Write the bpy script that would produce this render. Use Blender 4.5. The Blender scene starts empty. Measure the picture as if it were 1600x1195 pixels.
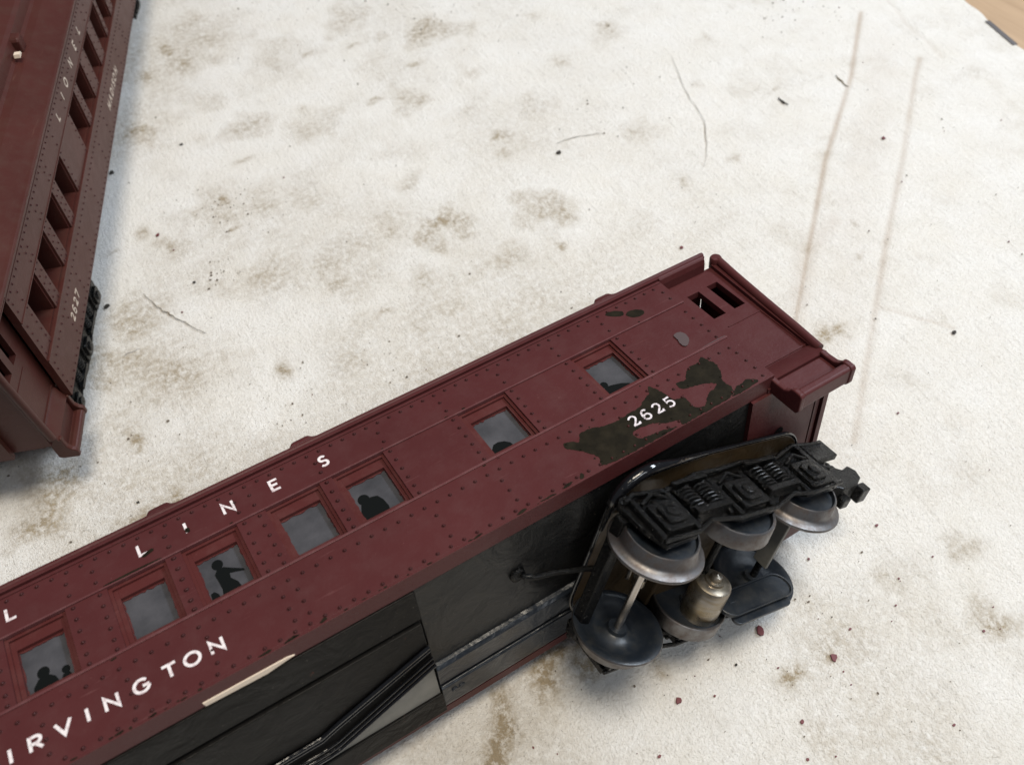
import bpy, math, random
import numpy as np
from mathutils import Matrix, Vector
random.seed(7); RNG = np.random.default_rng(7)
K = 0.0008                      # one modelling unit in metres
scene = bpy.context.scene

# ------------------------------------------------------------------ camera
cam_d = bpy.data.cameras.new('camera'); cam = bpy.data.objects.new('camera', cam_d)
scene.collection.objects.link(cam); scene.camera = cam
right = Vector((0.84847497, -0.5290208, -0.01507364))
down = Vector((-0.42810999, -0.66932624, -0.60722666))
fwd = Vector((0.31114635, 0.5216698, -0.79438565))
R = Matrix((right, -down, -fwd)).transposed()
cam.matrix_world = Matrix.Translation(Vector((-152.46, -100.17, 300.04)) * K) @ R.to_4x4()
cam_d.sensor_width = 36; cam_d.lens = 1391.5 / 1600 * 36
cam_d.clip_start = 0.005; cam_d.clip_end = 50
cam_d.dof.use_dof = True; cam_d.dof.focus_distance = 292 * K; cam_d.dof.aperture_fstop = 22

# ------------------------------------------------------------------ light
world = bpy.data.worlds.new('World'); scene.world = world; world.use_nodes = True
bg = world.node_tree.nodes['Background']
bg.inputs[0].default_value = (0.78, 0.86, 1.0, 1); bg.inputs[1].default_value = 0.14

def area(name, loc, target, size, size_y, power, col):
    l = bpy.data.lights.new(name, 'AREA'); l.shape = 'RECTANGLE'; l.size = size; l.size_y = size_y
    l.energy = power; l.color = col
    o = bpy.data.objects.new(name, l); scene.collection.objects.link(o)
    o.location = loc
    o.rotation_euler = (Vector(target) - Vector(loc)).to_track_quat('-Z', 'Y').to_euler()
    return o
area('cool_ceiling_light', (1.0, 0.12, 1.0), (0.15, 0.1, 0), 0.9, 0.16, 15.5, (0.80, 0.89, 1.0))
area('warm_ceiling_light', (0.0, -0.12, 1.40), (0.0, 0.1, 0), 0.42, 0.42, 12.5, (1.0, 0.90, 0.745))
area('front_ceiling_light', (0.25, -0.9, 1.25), (0.0, 0.05, 0), 0.8, 0.14, 4.5, (0.90, 0.95, 1.0))
vs = scene.view_settings
vs.view_transform = 'Standard'; vs.look = 'None'; vs.gamma = 1; vs.exposure = 0.07; vs.use_curve_mapping = False

# ------------------------------------------------------------------ materials
def S(units): return 1.0 / (units * K)
class Mat:
    def __init__(s, name, col, rough=0.5, metal=0.0, spec=0.5, coat=0.0):
        s.m = bpy.data.materials.new(name); s.m.use_nodes = True
        s.nt = s.m.node_tree; s.n = s.nt.nodes; s.b = s.n['Principled BSDF']
        s.b.inputs['Base Color'].default_value = (*col, 1); s.b.inputs['Roughness'].default_value = rough
        s.b.inputs['Metallic'].default_value = metal; s.b.inputs['Specular IOR Level'].default_value = spec
        s.b.inputs['Coat Weight'].default_value = coat
        s.tc = s.n.new('ShaderNodeTexCoord'); s.col = None; s.c0 = col
    def link(s, a, b): s.nt.links.new(a, b)
    def noise(s, units, detail=4, rough=0.55, dist=0.0, stretch=None):
        t = s.n.new('ShaderNodeTexNoise'); t.inputs['Scale'].default_value = S(units)
        t.inputs['Detail'].default_value = detail; t.inputs['Roughness'].default_value = rough
        t.inputs['Distortion'].default_value = dist
        if stretch:
            mp = s.n.new('ShaderNodeMapping'); mp.inputs['Scale'].default_value = stretch
            s.link(s.tc.outputs['Object'], mp.inputs[0]); s.link(mp.outputs[0], t.inputs['Vector'])
        else: s.link(s.tc.outputs['Object'], t.inputs['Vector'])
        return t.outputs['Fac']
    def ramp(s, fac, stops):
        r = s.n.new('ShaderNodeValToRGB'); e = r.color_ramp.elements
        while len(e) < len(stops): e.new(0.5)
        for el, (p, c) in zip(e, stops):
            el.position = p; el.color = (*c, 1) if isinstance(c, tuple) else (c, c, c, 1)
        s.link(fac, r.inputs[0]); return r.outputs[0]
    def mix(s, fac, a, b, mode='MIX'):
        m = s.n.new('ShaderNodeMix'); m.data_type = 'RGBA'; m.blend_type = mode
        for sock, v in ((m.inputs[0], fac), (m.inputs[6], a), (m.inputs[7], b)):
            if isinstance(v, bpy.types.NodeSocket): s.link(v, sock)
            elif isinstance(v, tuple): sock.default_value = (*v, 1)
            else: sock.default_value = v
        return m.outputs[2]
    def base(s, c): s.link(c, s.b.inputs['Base Color']); s.col = c
    def rough(s, c): s.link(c, s.b.inputs['Roughness'])
    def bump(s, fac, dist_units, strength=1.0):
        b = s.n.new('ShaderNodeBump'); b.inputs['Distance'].default_value = dist_units * K
        b.inputs['Strength'].default_value = strength
        s.link(fac, b.inputs['Height'])
        if s.b.inputs['Normal'].is_linked:
            s.link(s.b.inputs['Normal'].links[0].from_socket, b.inputs['Normal'])
        s.link(b.outputs[0], s.b.inputs['Normal'])

def burgundy(name, col, dust, dcol):
    M = Mat(name, col, 0.45, spec=0.22)
    big = M.noise(45, 5); fine = M.noise(1.2, 3, 0.7); mid = M.noise(7, 6, 0.65)
    c = M.mix(M.ramp(big, [(0.3, 0.0), (0.75, 1.0)]), tuple(x * 0.88 for x in col), tuple(x * 1.12 for x in col))
    c = M.mix(M.ramp(mid, [(0.45, 0.0), (0.8, dust)]), c, dcol)
    c = M.mix(M.ramp(fine, [(0.66, 0.0), (0.8, 0.5)]), c, tuple(x * 1.7 for x in dcol))
    M.base(c); M.rough(M.ramp(mid, [(0.2, 0.34), (0.8, 0.52)]))
    M.bump(fine, 0.10, 0.6); M.bump(M.noise(5, 2), 0.15, 0.35)
    # long fine handling scratches
    sc_ = M.noise(2.2, 3, 0.8, 0.4, (0.07, 1.0, 1.0)); sm = M.ramp(sc_, [(0.66, 0.0), (0.72, 0.30)])
    M.base(M.mix(sm, M.col, tuple(x * 1.9 for x in dcol)))
    return M.m
M_RED = burgundy('burgundy_paint', (0.075, 0.0190, 0.0195), 0.30, (0.098, 0.042, 0.041))
M_RED2 = burgundy('dusty_burgundy_paint', (0.062, 0.0180, 0.0145), 0.45, (0.070, 0.038, 0.028))

M_EDGE = burgundy('rubbed_highlit_burgundy_edge', (0.105, 0.034, 0.036), 0.6, (0.17, 0.085, 0.085))  # paler red: rubbed edges plus their pinkish highlight, painted into the colour
M_FRAME = burgundy('worn_lit_burgundy_frame', (0.080, 0.0195, 0.0185), 0.5, (0.12, 0.050, 0.046))  # worn ledge red, brightened so the lit look sits in the colour
M_GRIME = burgundy('grimy_burgundy', (0.036, 0.0105, 0.0105), 0.3, (0.05, 0.022, 0.02))
M_RIVET = burgundy('rivet_burgundy', (0.050, 0.0125, 0.0125), 0.3, (0.09, 0.035, 0.033))
def black(name, col, r0, r1, scuff, coat=0.0, sc=3.5, lump=0.5, spec=0.4):
    M = Mat(name, col, r0, coat=coat, spec=spec)
    a = M.noise(sc, 6, 0.7, 0.6); b = M.noise(30, 4); f = M.noise(0.9, 3, 0.7)
    c = M.mix(M.ramp(b, [(0.35, 0.0), (0.7, 0.8)]), col, tuple(x * 1.7 + 0.002 for x in col))
    c = M.mix(M.ramp(a, [(0.60, 0.0), (0.74, scuff)]), c, (0.20, 0.19, 0.18))
    c = M.mix(M.ramp(f, [(0.69, 0.0), (0.73, 0.5)]), c, (0.24, 0.22, 0.19))
    if lump > 1: c = M.mix(M.ramp(M.noise(2.0, 5, 0.8, 1.0), [(0.645, 0.0), (0.675, 0.55)]), c, (0.30, 0.29, 0.27))
    M.base(c); M.rough(M.ramp(b, [(0.3, r0), (0.7, r1)]))
    if name == 'dull_black_pan':
        M.base(M.mix(M.ramp(M.noise(5, 6, 0.75, 0.5), [(0.66, 0.0), (0.70, 0.8)]), M.col, (0.10, 0.028, 0.014)))
    if lump < 1: M.bump(M.noise(11, 3, 0.5, 0.8), 2.2, 0.45)
    M.bump(a, lump, 0.35 if lump < 1 else 0.8)
    return M.m
M_FLOOR = black('satin_black_enamel', (0.005, 0.005, 0.005), 0.30, 0.46, 0.05, sc=6, spec=0.30)
M_PAN = black('dull_black_pan', (0.006, 0.0055, 0.005), 0.35, 0.50, 0.04, sc=5, spec=0.10)
M_FLANGE = black('blue_sheen_black_enamel', (0.012, 0.015, 0.020), 0.22, 0.38, 0.10, sc=5)  # bluish reflected sheen tinted into the black base colour
M_CAST = black('greasy_black_casting', (0.0018, 0.0018, 0.0019), 0.10, 0.24, 0.10, coat=0.12, sc=1.5, lump=1.2, spec=0.20)
M_BLACKGLOSS = black('glossy_black_enamel', (0.004, 0.004, 0.005), 0.10, 0.2, 0.02, coat=0.6, sc=9)
M_GLOSS = black('glossy_brown_black', (0.040, 0.025, 0.011), 0.35, 0.5, 0.02, coat=0.1, sc=9)
M_BAKE = Mat('bare_olive_black_plastic', (0.022, 0.020, 0.013), 0.6, spec=0.08)
M_BAKE.base(M_BAKE.mix(M_BAKE.ramp(M_BAKE.noise(4, 5), [(0.4, 0.0), (0.7, 1.0)]), (0.0105, 0.0085, 0.005), (0.020, 0.0160, 0.0095)))
M_BAKE.bump(M_BAKE.noise(1.2, 3), 0.1, 0.5); M_BAKE = M_BAKE.m
M_WORN = Mat('worn_grey_paint', (0.07, 0.045, 0.045), 0.6).m
M_WHITE = Mat('white_ink', (0.74, 0.69, 0.66), 0.5)
M_WHITE.base(M_WHITE.mix(M_WHITE.ramp(M_WHITE.noise(1.6, 4, 0.7), [(0.50, 0.0), (0.68, 0.85)]), (0.80, 0.74, 0.74), (0.40, 0.25, 0.27)))
M_WHITE = M_WHITE.m
M_WHITEN = Mat('worn_number_ink', (0.72, 0.66, 0.68), 0.5)
M_WHITEN.base(M_WHITEN.mix(M_WHITEN.ramp(M_WHITEN.noise(1.1, 4, 0.7), [(0.50, 0.0), (0.58, 0.75)]), (0.76, 0.70, 0.73), (0.16, 0.08, 0.09)))
M_WHITEN = M_WHITEN.m
M_WHITE2 = Mat('faded_cream_ink', (0.5, 0.42, 0.35), 0.6).m
M_CREAM = Mat('cream_paint', (0.74, 0.62, 0.50), 0.5).m
M_PANE = Mat('frosted_grey_window', (0.16, 0.16, 0.175), 0.55, spec=0.25)
M_PANE.base(M_PANE.mix(M_PANE.ramp(M_PANE.noise(9, 4), [(0.3, 0.0), (0.7, 1.0)]), (0.038, 0.038, 0.043), (0.078, 0.076, 0.084)))
M_PANE.bump(M_PANE.noise(0.8, 3), 0.1, 0.4); M_PANE = M_PANE.m
M_SIL = Mat('black_figure_and_unlit_hollow', (0.006, 0.007, 0.007), 0.6, spec=0.05).m
M_GREY = Mat('grey_primer', (0.17, 0.165, 0.15), 0.5)
M_GREY.base(M_GREY.mix(M_GREY.noise(5, 5), (0.12, 0.118, 0.105), (0.25, 0.24, 0.215))); M_GREY = M_GREY.m
M_STEEL = Mat('worn_steel', (0.42, 0.40, 0.38), 0.36, 1.0)
_n = M_STEEL.noise(3.5, 5, 0.65)
M_STEEL.base(M_STEEL.mix(M_STEEL.ramp(_n, [(0.4, 0.0), (0.75, 1.0)]), (0.21, 0.205, 0.205), (0.13, 0.10, 0.085)))
M_STEEL.rough(M_STEEL.ramp(_n, [(0.3, 0.38), (0.8, 0.60)])); M_STEEL.bump(M_STEEL.noise(0.8, 3, 0.7), 0.08, 0.5); M_STEEL = M_STEEL.m
M_WFACE = Mat('blue_black_wheel_face', (0.012, 0.016, 0.022), 0.42, spec=0.6)
M_WFACE.base(M_WFACE.mix(M_WFACE.ramp(M_WFACE.noise(4, 5, 0.7), [(0.45, 0.0), (0.8, 1.0)]), (0.011, 0.015, 0.021), (0.035, 0.036, 0.036)))
M_WFACE.rough(M_WFACE.ramp(M_WFACE.noise(7, 3), [(0.3, 0.28), (0.7, 0.5)])); M_WFACE.bump(M_WFACE.noise(1.0, 3), 0.1, 0.4); M_WFACE = M_WFACE.m
M_AXLE = Mat('bright_axle_steel', (0.5, 0.46, 0.42), 0.25, 1.0).m
M_BRASS = Mat('tarnished_brass', (0.42, 0.33, 0.20), 0.3, 0.9)
M_BRASS.base(M_BRASS.mix(M_BRASS.ramp(M_BRASS.noise(3, 5, 0.6, 0, (0.3, 0.3, 1.6)), [(0.35, 0.0), (0.7, 1.0)]), (0.36, 0.33, 0.29), (0.25, 0.195, 0.115)))
M_BRASS.rough(M_BRASS.ramp(M_BRASS.noise(2, 3), [(0.3, 0.25), (0.7, 0.45)])); M_BRASS = M_BRASS.m
M_VOID = Mat('unlit_hollow_black', (0.004, 0.003, 0.003), 0.9, spec=0.1).m
M_FLAKE = Mat('dark_red_paint_chip', (0.13, 0.02, 0.025), 0.5).m
M_CRUMB = Mat('dark_dirt', (0.03, 0.025, 0.02), 0.8).m

# ------------------------------------------------------------------ helpers
def obj(name, V, F, mat, parent=None, mats=None, mi=None, smooth=False, bevel=0.0, autosmooth=None):
    me = bpy.data.meshes.new(name)
    V = [(v[0] * K, v[1] * K, v[2] * K) for v in V]
    me.from_pydata(V, [], F); me.validate(); me.update()
    for m in (mats or [mat]): me.materials.append(m)
    if mi and len(mi) == len(me.polygons): me.polygons.foreach_set('material_index', mi)
    if smooth or autosmooth: me.polygons.foreach_set('use_smooth', [True] * len(me.polygons))
    o = bpy.data.objects.new(name, me); scene.collection.objects.link(o)
    if parent: o.parent = parent
    if bevel:
        b = o.modifiers.new('bevel', 'BEVEL'); b.width = bevel * K; b.segments = 2; b.limit_method = 'ANGLE'; b.angle_limit = math.radians(40)
    if autosmooth:
        me.set_sharp_from_angle(angle=math.radians(autosmooth))
    return o
class MB:
    def __init__(s): s.V = []; s.F = []; s.MI = []
    def add(s, V, F, mi=0):
        n = len(s.V); s.V += [tuple(v) for v in V]; s.F += [tuple(i + n for i in f) for f in F]; s.MI += [mi] * len(F)
    def box(s, x0, x1, y0, y1, z0, z1, mi=0):
        s.add([(x0,y0,z0),(x1,y0,z0),(x1,y1,z0),(x0,y1,z0),(x0,y0,z1),(x1,y0,z1),(x1,y1,z1),(x0,y1,z1)],
              [(0,3,2,1),(4,5,6,7),(0,1,5,4),(1,2,6,5),(2,3,7,6),(3,0,4,7)], mi)
    def prism(s, poly, a0, a1, axis='z', mi=0):
        """poly in the two other axes; axis z: (x,y); axis y: (x,z); axis x: (z,y)"""
        n = len(poly)
        area = sum(poly[i][0]*poly[(i+1)%n][1]-poly[(i+1)%n][0]*poly[i][1] for i in range(n))
        if area < 0: poly = poly[::-1]
        def P(p, a): return (p[0], p[1], a) if axis == 'z' else ((p[0], a, p[1]) if axis == 'y' else (a, p[1], p[0]))
        V = [P(p, a0) for p in poly] + [P(p, a1) for p in poly]
        F = [tuple(range(n))[::-1], tuple(range(n, 2*n))] + [(i, (i+1)%n, n+(i+1)%n, n+i) for i in range(n)]
        if axis != 'z': F = [f[::-1] for f in F]
        s.add(V, F, mi)
    def tube(s, pts, r, seg=10, mi=0, closed=False):
        pts = [Vector(p) for p in pts]; n = len(pts); V = []; F = []
        up = Vector((0.123, 0.37, 0.92)); prev = None
        for i, p in enumerate(pts):
            t = (pts[(i+1) % n] - pts[i-1]) if closed else (pts[min(i+1, n-1)] - pts[max(i-1, 0)])
            t.normalize()
            a = (t.cross(up) if prev is None else prev - t * prev.dot(t)).normalized(); prev = a; b = t.cross(a)
            rr = r[i] if isinstance(r, (list, tuple)) else r
            V += [p + rr * (math.cos(2*math.pi*k/seg) * a + math.sin(2*math.pi*k/seg) * b) for k in range(seg)]
        m = n if closed else n - 1
        for i in range(m):
            for k in range(seg):
                F.append((i*seg+k, i*seg+(k+1)%seg, ((i+1)%n)*seg+(k+1)%seg, ((i+1)%n)*seg+k))
        if not closed: F += [tuple(range(seg))[::-1], tuple((n-1)*seg+k for k in range(seg))]
        s.add(V, F, mi)
    def lathe(s, prof, axis='z', c=(0,0,0), seg=48, mis=None, closed=True):
        """prof: list of (r, a) along the axis, closed profile loop"""
        n = len(prof); V = []; F = []; MI = []
        for k in range(seg):
            th = 2*math.pi*k/seg; ct, st = math.cos(th), math.sin(th)
            for r, a in prof:
                V.append((c[0]+r*ct, c[1]+r*st, c[2]+a) if axis == 'z' else ((c[0]+r*ct, c[1]+a, c[2]-r*st) if axis == 'y' else (c[0]+a, c[1]+r*ct, c[2]+r*st)))
        off = len(s.V); s.V += V
        for k in range(seg):
            k2 = (k+1) % seg
            for j in range(n if closed else n-1):
                j2 = (j+1) % n
                s.F.append((off+k*n+j, off+k2*n+j, off+k2*n+j2, off+k*n+j2)); s.MI.append(mis[j] if mis else 0)
    def rivet(s, x, y, z, r=0.46, h=0.46):
        V = []; F = []; seg = 7
        for ring, (rr, hh) in enumerate(((1, 0), (0.75, 0.7), (0.35, 1.0))):
            V += [(x + r*rr*math.cos(2*math.pi*k/seg), y + r*rr*math.sin(2*math.pi*k/seg), z + h*hh) for k in range(seg)]
        W_ = []
        for rr, hh in ((1.55, 0.0), (1.5, 0.035)):
            W_ += [(x + r*rr*math.cos(2*math.pi*k/seg), y + r*rr*math.sin(2*math.pi*k/seg), z + hh) for k in range(seg)]
        s.add(W_, [(k, (k+1)%seg, seg+(k+1)%seg, seg+k) for k in range(seg)] + [tuple(seg+k for k in range(seg))], 1)
        for a in (0, 1):
            F += [(a*seg+k, a*seg+(k+1)%seg, (a+1)*seg+(k+1)%seg, (a+1)*seg+k) for k in range(seg)]
        F.append(tuple(2*seg+k for k in range(seg))); s.add(V, F, 2)
    def build(s, name, mat, parent=None, **kw):
        return obj(name, s.V, s.F, mat, parent, mi=s.MI if 'mats' in kw else None, **kw)
def tag(o, label=None, cat=None, group=None, kind=None):
    for k, v in (('label', label), ('category', cat), ('group', group), ('kind', kind)):
        if v: o[k] = v
    return o
def arc(cx, cy, r, a0, a1, n=8):
    return [(cx + r*math.cos(math.radians(a0+(a1-a0)*i/n)), cy + r*math.sin(math.radians(a0+(a1-a0)*i/n))) for i in range(n+1)]
def earc(cx, cy, rx, ry, a0, a1, n=14):
    return [(cx + rx*math.cos(math.radians(a0+(a1-a0)*i/n)), cy + ry*math.sin(math.radians(a0+(a1-a0)*i/n))) for i in range(n+1)]

# ------------------------------------------------------------------ ground: bench, cloth
def edge_x(y): return 345.3 + (y - 142.3) * 0.262
def make_cloth():
    xs = np.linspace(0, 1, 760); ys = np.linspace(-330, 760, 800)
    X0 = -760.0
    Y = np.repeat(ys[:, None], 760, 1)
    ex = edge_x(Y) + 0.8*np.sin(Y*0.11) + 0.5*np.sin(Y*0.31+1)
    # denser in the middle and right, where the picture looks
    t = xs[None, :]; t = t**0.75
    X = X0 + (ex - X0) * t
    def vnoise(X, Y, s, seed):
        rg = np.random.default_rng(seed); g = rg.random((96, 96))
        u = X / s + 1000; v = Y / s + 1000
        iu = np.floor(u).astype(int); iv = np.floor(v).astype(int); fu = u-iu; fv = v-iv
        fu = fu*fu*(3-2*fu); fv = fv*fv*(3-2*fv)
        a = g[iv % 96, iu % 96]; b = g[iv % 96, (iu+1) % 96]; c = g[(iv+1) % 96, iu % 96]; d = g[(iv+1) % 96, (iu+1) % 96]
        return (a*(1-fu)+b*fu)*(1-fv)+(c*(1-fu)+d*fu)*fv
    def fbm(X, Y, s, seed, o=4):
        r = 0; amp = 1; tot = 0
        for i in range(o): r = r + amp*vnoise(X, Y, s/2**i, seed+i); tot += amp; amp *= 0.55
        return r/tot
    n1 = fbm(X, Y, 60, 1); n2 = fbm(X, Y, 18, 9); n3 = fbm(X, Y, 7, 21, 3)
    Z = 0.9*(fbm(X, Y, 140, 31, 3)-0.5)
    stain = np.zeros_like(X); CR = np.zeros_like(X)
    def blob(x, y, r, a, sx=1.0, sy=1.0, rag=0.9):
        nonlocal stain
        wx = X + (n2-0.5)*r*rag*2.2; wy = Y + (fbm(X, Y, 14, 77, 3)-0.5)*r*rag*2.2
        d = np.sqrt(((wx-x)*sx)**2+((wy-y)*sy)**2)/r
        stain = stain + a*np.clip(1-d, 0, 1)**0.8*(0.55+0.9*n3)
    for x, y, r, a in BLOTS: blob(x, y, r, a*1.1)
    rs = np.random.default_rng(12)
    for _ in range(110):      # small smudges, most of them away from the clean right side
        x = rs.uniform(-215, 330)*0.9; y = rs.uniform(-90, 430); k_ = np.clip(1.1-(x+60)/330, 0.18, 1)
        stain = stain + rs.uniform(0.2, 0.75)*k_*np.exp(-(((X-x+(n2-.5)*7)/rs.uniform(1.2, 5.5))**2+((Y-y+(n3-.5)*7)/rs.uniform(1.2, 5.5))**2))
    def crease(pts, w, a, depth, rag=2.0, soft=True):
        nonlocal stain, Z, CR
        D = np.full(X.shape, 1e9)
        wx = X + (n2-0.5)*rag*2; wy = Y + (n3-0.5)*rag
        for (x0, y0), (x1, y1) in zip(pts, pts[1:]):
            dx, dy = x1-x0, y1-y0; L2 = dx*dx+dy*dy
            tt = np.clip(((wx-x0)*dx+(wy-y0)*dy)/L2, 0, 1)
            D = np.minimum(D, np.hypot(wx-x0-tt*dx, wy-y0-tt*dy))
        g = np.exp(-(D/w)**2)
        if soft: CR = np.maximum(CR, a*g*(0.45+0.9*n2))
        else: stain = stain + a*g*(0.35+1.2*n2)
        Z = Z - depth*np.exp(-(D/(w*1.3))**2) + 0.4*depth*np.exp(-((D-w*2.5)/w/1.5)**2)
    crease([(296.9, 223.9), (243.6, 178.6), (179.4, 132.5), (122.5, 85.4), (84.0, 53.4), (40, 18)], 1.5, 0.70, 0.2, 0.3)
    crease([(290, 170), (273.8, 158.9), (217.0, 114.3), (159.9, 71.5), (100.5, 25.6), (64.9, -2.4)], 1.7, 0.46, 0.15, 0.3)
    band = [(285, 197), (262, 171), (198, 123), (141, 78), (92, 38), (50, 6)]
    crease(band, 12, 0.13, 0.0, 3.0)
    crease([(150, 97), (122.5, 85.4), (84.0, 53.4), (40, 18)], 6, 0.30, 0.0, 3.0)
    crease([(320.8, 225.8), (310.5, 197.9), (300.5, 164.1)], 1.5, 0.16, 0.3)
    crease([(126.3, 45.1), (135.8, 31.3), (145.1, 17.8)], 0.9, 0.4, 0.2, 1.0)
    crease([(-123.1, 365.1), (-118.2, 351.8), (-113.3, 334.2)], 1.0, 0.4, 0.1, 1.5)
    crease([(-109.5, -12.7), (-112, -20), (-118, -28), (-130, -42)], 3.4, 0.62, 0.2, 3.5, False)
    mott = np.clip((n1-0.38)*2.6, 0, 1)*0.34*np.clip(0.62-(X+20)/330, 0.06, 1) + np.clip((n2-0.56)*3, 0, 1)*0.15
    s = np.clip(stain*1.25+mott*1.25, 0, 0.9)
    rows, cols = X.shape
    V = np.stack([X, Y, Z], 2).reshape(-1, 3)*K
    me = bpy.data.meshes.new('cloth')
    i = np.arange(rows*cols).reshape(rows, cols)
    q = np.stack([i[:-1, :-1], i[:-1, 1:], i[1:, 1:], i[1:, :-1]], 2).reshape(-1)
    nf = (rows-1)*(cols-1)
    me.vertices.add(rows*cols); me.vertices.foreach_set('co', V.ravel())
    me.loops.add(nf*4); me.loops.foreach_set('vertex_index', q.astype(np.int32))
    me.polygons.add(nf); me.polygons.foreach_set('loop_start', np.arange(0, nf*4, 4, dtype=np.int32))
    me.polygons.foreach_set('loop_total', np.full(nf, 4, dtype=np.int32))
    me.update(calc_edges=True); me.polygons.foreach_set('use_smooth', np.ones(nf, bool))
    at = me.attributes.new('stain', 'FLOAT', 'POINT'); at.data.foreach_set('value', s.ravel().astype(np.float32))
    at = me.attributes.new('crease', 'FLOAT', 'POINT'); at.data.foreach_set('value', CR.ravel().astype(np.float32))
    o = bpy.data.objects.new('cloth', me); scene.collection.objects.link(o)
    M = Mat('stained_white_towel', (0.7, 0.66, 0.6), 0.95, spec=0.15)
    a = M.n.new('ShaderNodeAttribute'); a.attribute_name = 'stain'
    g1 = M.noise(1.6, 5, 0.75); g2 = M.noise(4.5, 5, 0.7); g3 = M.noise(0.9, 2, 0.8); g4 = M.noise(26, 5, 0.6)
    c = M.mix(M.ramp(g4, [(0.35, 0.0), (0.7, 1.0)]), (0.895, 0.873, 0.836), (0.85, 0.815, 0.755))
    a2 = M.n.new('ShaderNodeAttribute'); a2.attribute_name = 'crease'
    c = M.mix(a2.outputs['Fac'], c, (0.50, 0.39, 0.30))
    # stain edges broken up by the pile
    f = M.n.new('ShaderNodeMath'); f.operation = 'MULTIPLY'; M.link(a.outputs['Fac'], f.inputs[0])
    g5 = M.noise(3.0, 5, 0.75)
    M.link(M.ramp(g5, [(0.36, 0.15), (0.60, 1.0)]), f.inputs[1]); f.use_clamp = True
    f2 = M.n.new('ShaderNodeMath'); f2.operation = 'MULTIPLY'; f2.use_clamp = True; f2.inputs[1].default_value = 1.6; M.link(f.outputs[0], f2.inputs[0])
    c = M.mix(f2.outputs[0], c, (0.37, 0.295, 0.195))
    mp_ = M.n.new('ShaderNodeMapping'); mp_.inputs['Rotation'].default_value = (0, 0, 1.653)
    M.link(M.tc.outputs['Object'], mp_.inputs[0]); mp2 = M.n.new('ShaderNodeMapping'); mp2.inputs['Scale'].default_value = (0.16, 1, 1); M.link(mp_.outputs[0], mp2.inputs[0])
    fb = M.n.new('ShaderNodeTexNoise'); fb.inputs['Scale'].default_value = S(2.2); fb.inputs['Detail'].default_value = 4; fb.inputs['Roughness'].default_value = 0.7; M.link(mp2.outputs[0], fb.inputs['Vector'])
    c = M.mix(M.ramp(fb.outputs['Fac'], [(0.57, 0.0), (0.72, 0.34)]), c, (0.45, 0.42, 0.37))
    c = M.mix(M.ramp(g1, [(0.50, 0.0), (0.78, 0.42)]), c, (0.58, 0.52, 0.44))
    c = M.mix(M.ramp(g3, [(0.66, 0.0), (0.76, 0.5)]), c, (0.20, 0.16, 0.12))
    M.base(c)
    M.bump(g3, 0.9, 0.8); M.bump(g1, 1.1, 0.8); M.bump(g2, 1.2, 0.4)
    M.bump(fb.outputs['Fac'], 0.8, 0.5)
    M.b.inputs['Sheen Weight'].default_value = 0.25
    me.materials.append(M.m)
    return o
BLOTS = [(-12.2,198.7,15,.55),(35.1,179.1,17,.42),(21.2,295.2,12,.32),(-28.4,306.7,26,.26),(-66.1,324.6,16,.35),(67.6,349.6,20,.36),
 (28,392.7,22,.3),(42.6,227.7,8,.3),(-10.9,234.9,9,.32),(-134,261.2,12,.34),(-118.2,351.8,10,.3),(-60.3,193.1,24,.18),(-59.6,424.9,30,.25),
 (162.4,295.5,10,.16),(115,206.5,12,.16),(-97.7,212.2,22,.2),(-104.8,269.7,22,.24),(123.8,105.3,10,.12),(64.7,-56.1,9,.34),(52.7,-78,9,.36),
 (33.4,-51.3,9,.18),(-81.4,-11,13,.62),(-95,-16,8,.5),(2.6,-60.1,9,.12),(-212.6,149.4,16,.34),(-226,138,14,.5),(-150.4,169.7,24,.22),
 (100.5,9.2,9,.12),(-26.3,-74.9,8,.12),(-166,190,26,.24),(-154,225,16,.24),(30,320,30,.16),(-20,380,24,.22),(-120,420,26,.26),(0,260,14,.16),
 (-60,250,13,.2),(80,250,12,.14),(-40,150,15,.16),(-185,115,14,.3),(10,160,12,.14),(68,300,9,.22),(-36,175,9,.2),(-75,360,14,.24)]
tag(make_cloth(), 'off-white fuzzy cloth with brown stains and long seam creases', kind='structure')
wd = Mat('varnished_wood', (0.42, 0.27, 0.15), 0.4)
_g = wd.noise(14, 5, 0.6, 1.2, (1.0, 0.12, 1.0))
wd.base(wd.mix(wd.ramp(_g, [(0.3, 0.0), (0.7, 1.0)]), (0.36, 0.235, 0.135), (0.50, 0.345, 0.21)))
b = MB(); b.box(-900, 1500, -500, 1600, -24, -2.4)
tag(b.build('workbench', wd.m), 'light brown wooden bench top under the cloth', kind='structure')
# narrow dark slot at the edge of the cloth
b = MB()
p0 = Vector((edge_x(175)-1.2, 175)); p1 = Vector((edge_x(149)-1.2, 149))
d = (p1-p0).normalized(); nrm = Vector((-d.y, d.x))*1.6
b.prism([tuple(p0+nrm), tuple(p1+nrm), tuple(p1-nrm), tuple(p0-nrm)], -2.2, 0.6)
tag(b.build('metal_strip', Mat('dark_grey_metal', (0.09, 0.08, 0.08), 0.5).m), 'thin dark strip lying along the cloth edge beside the bare wood', 'strip')

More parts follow.
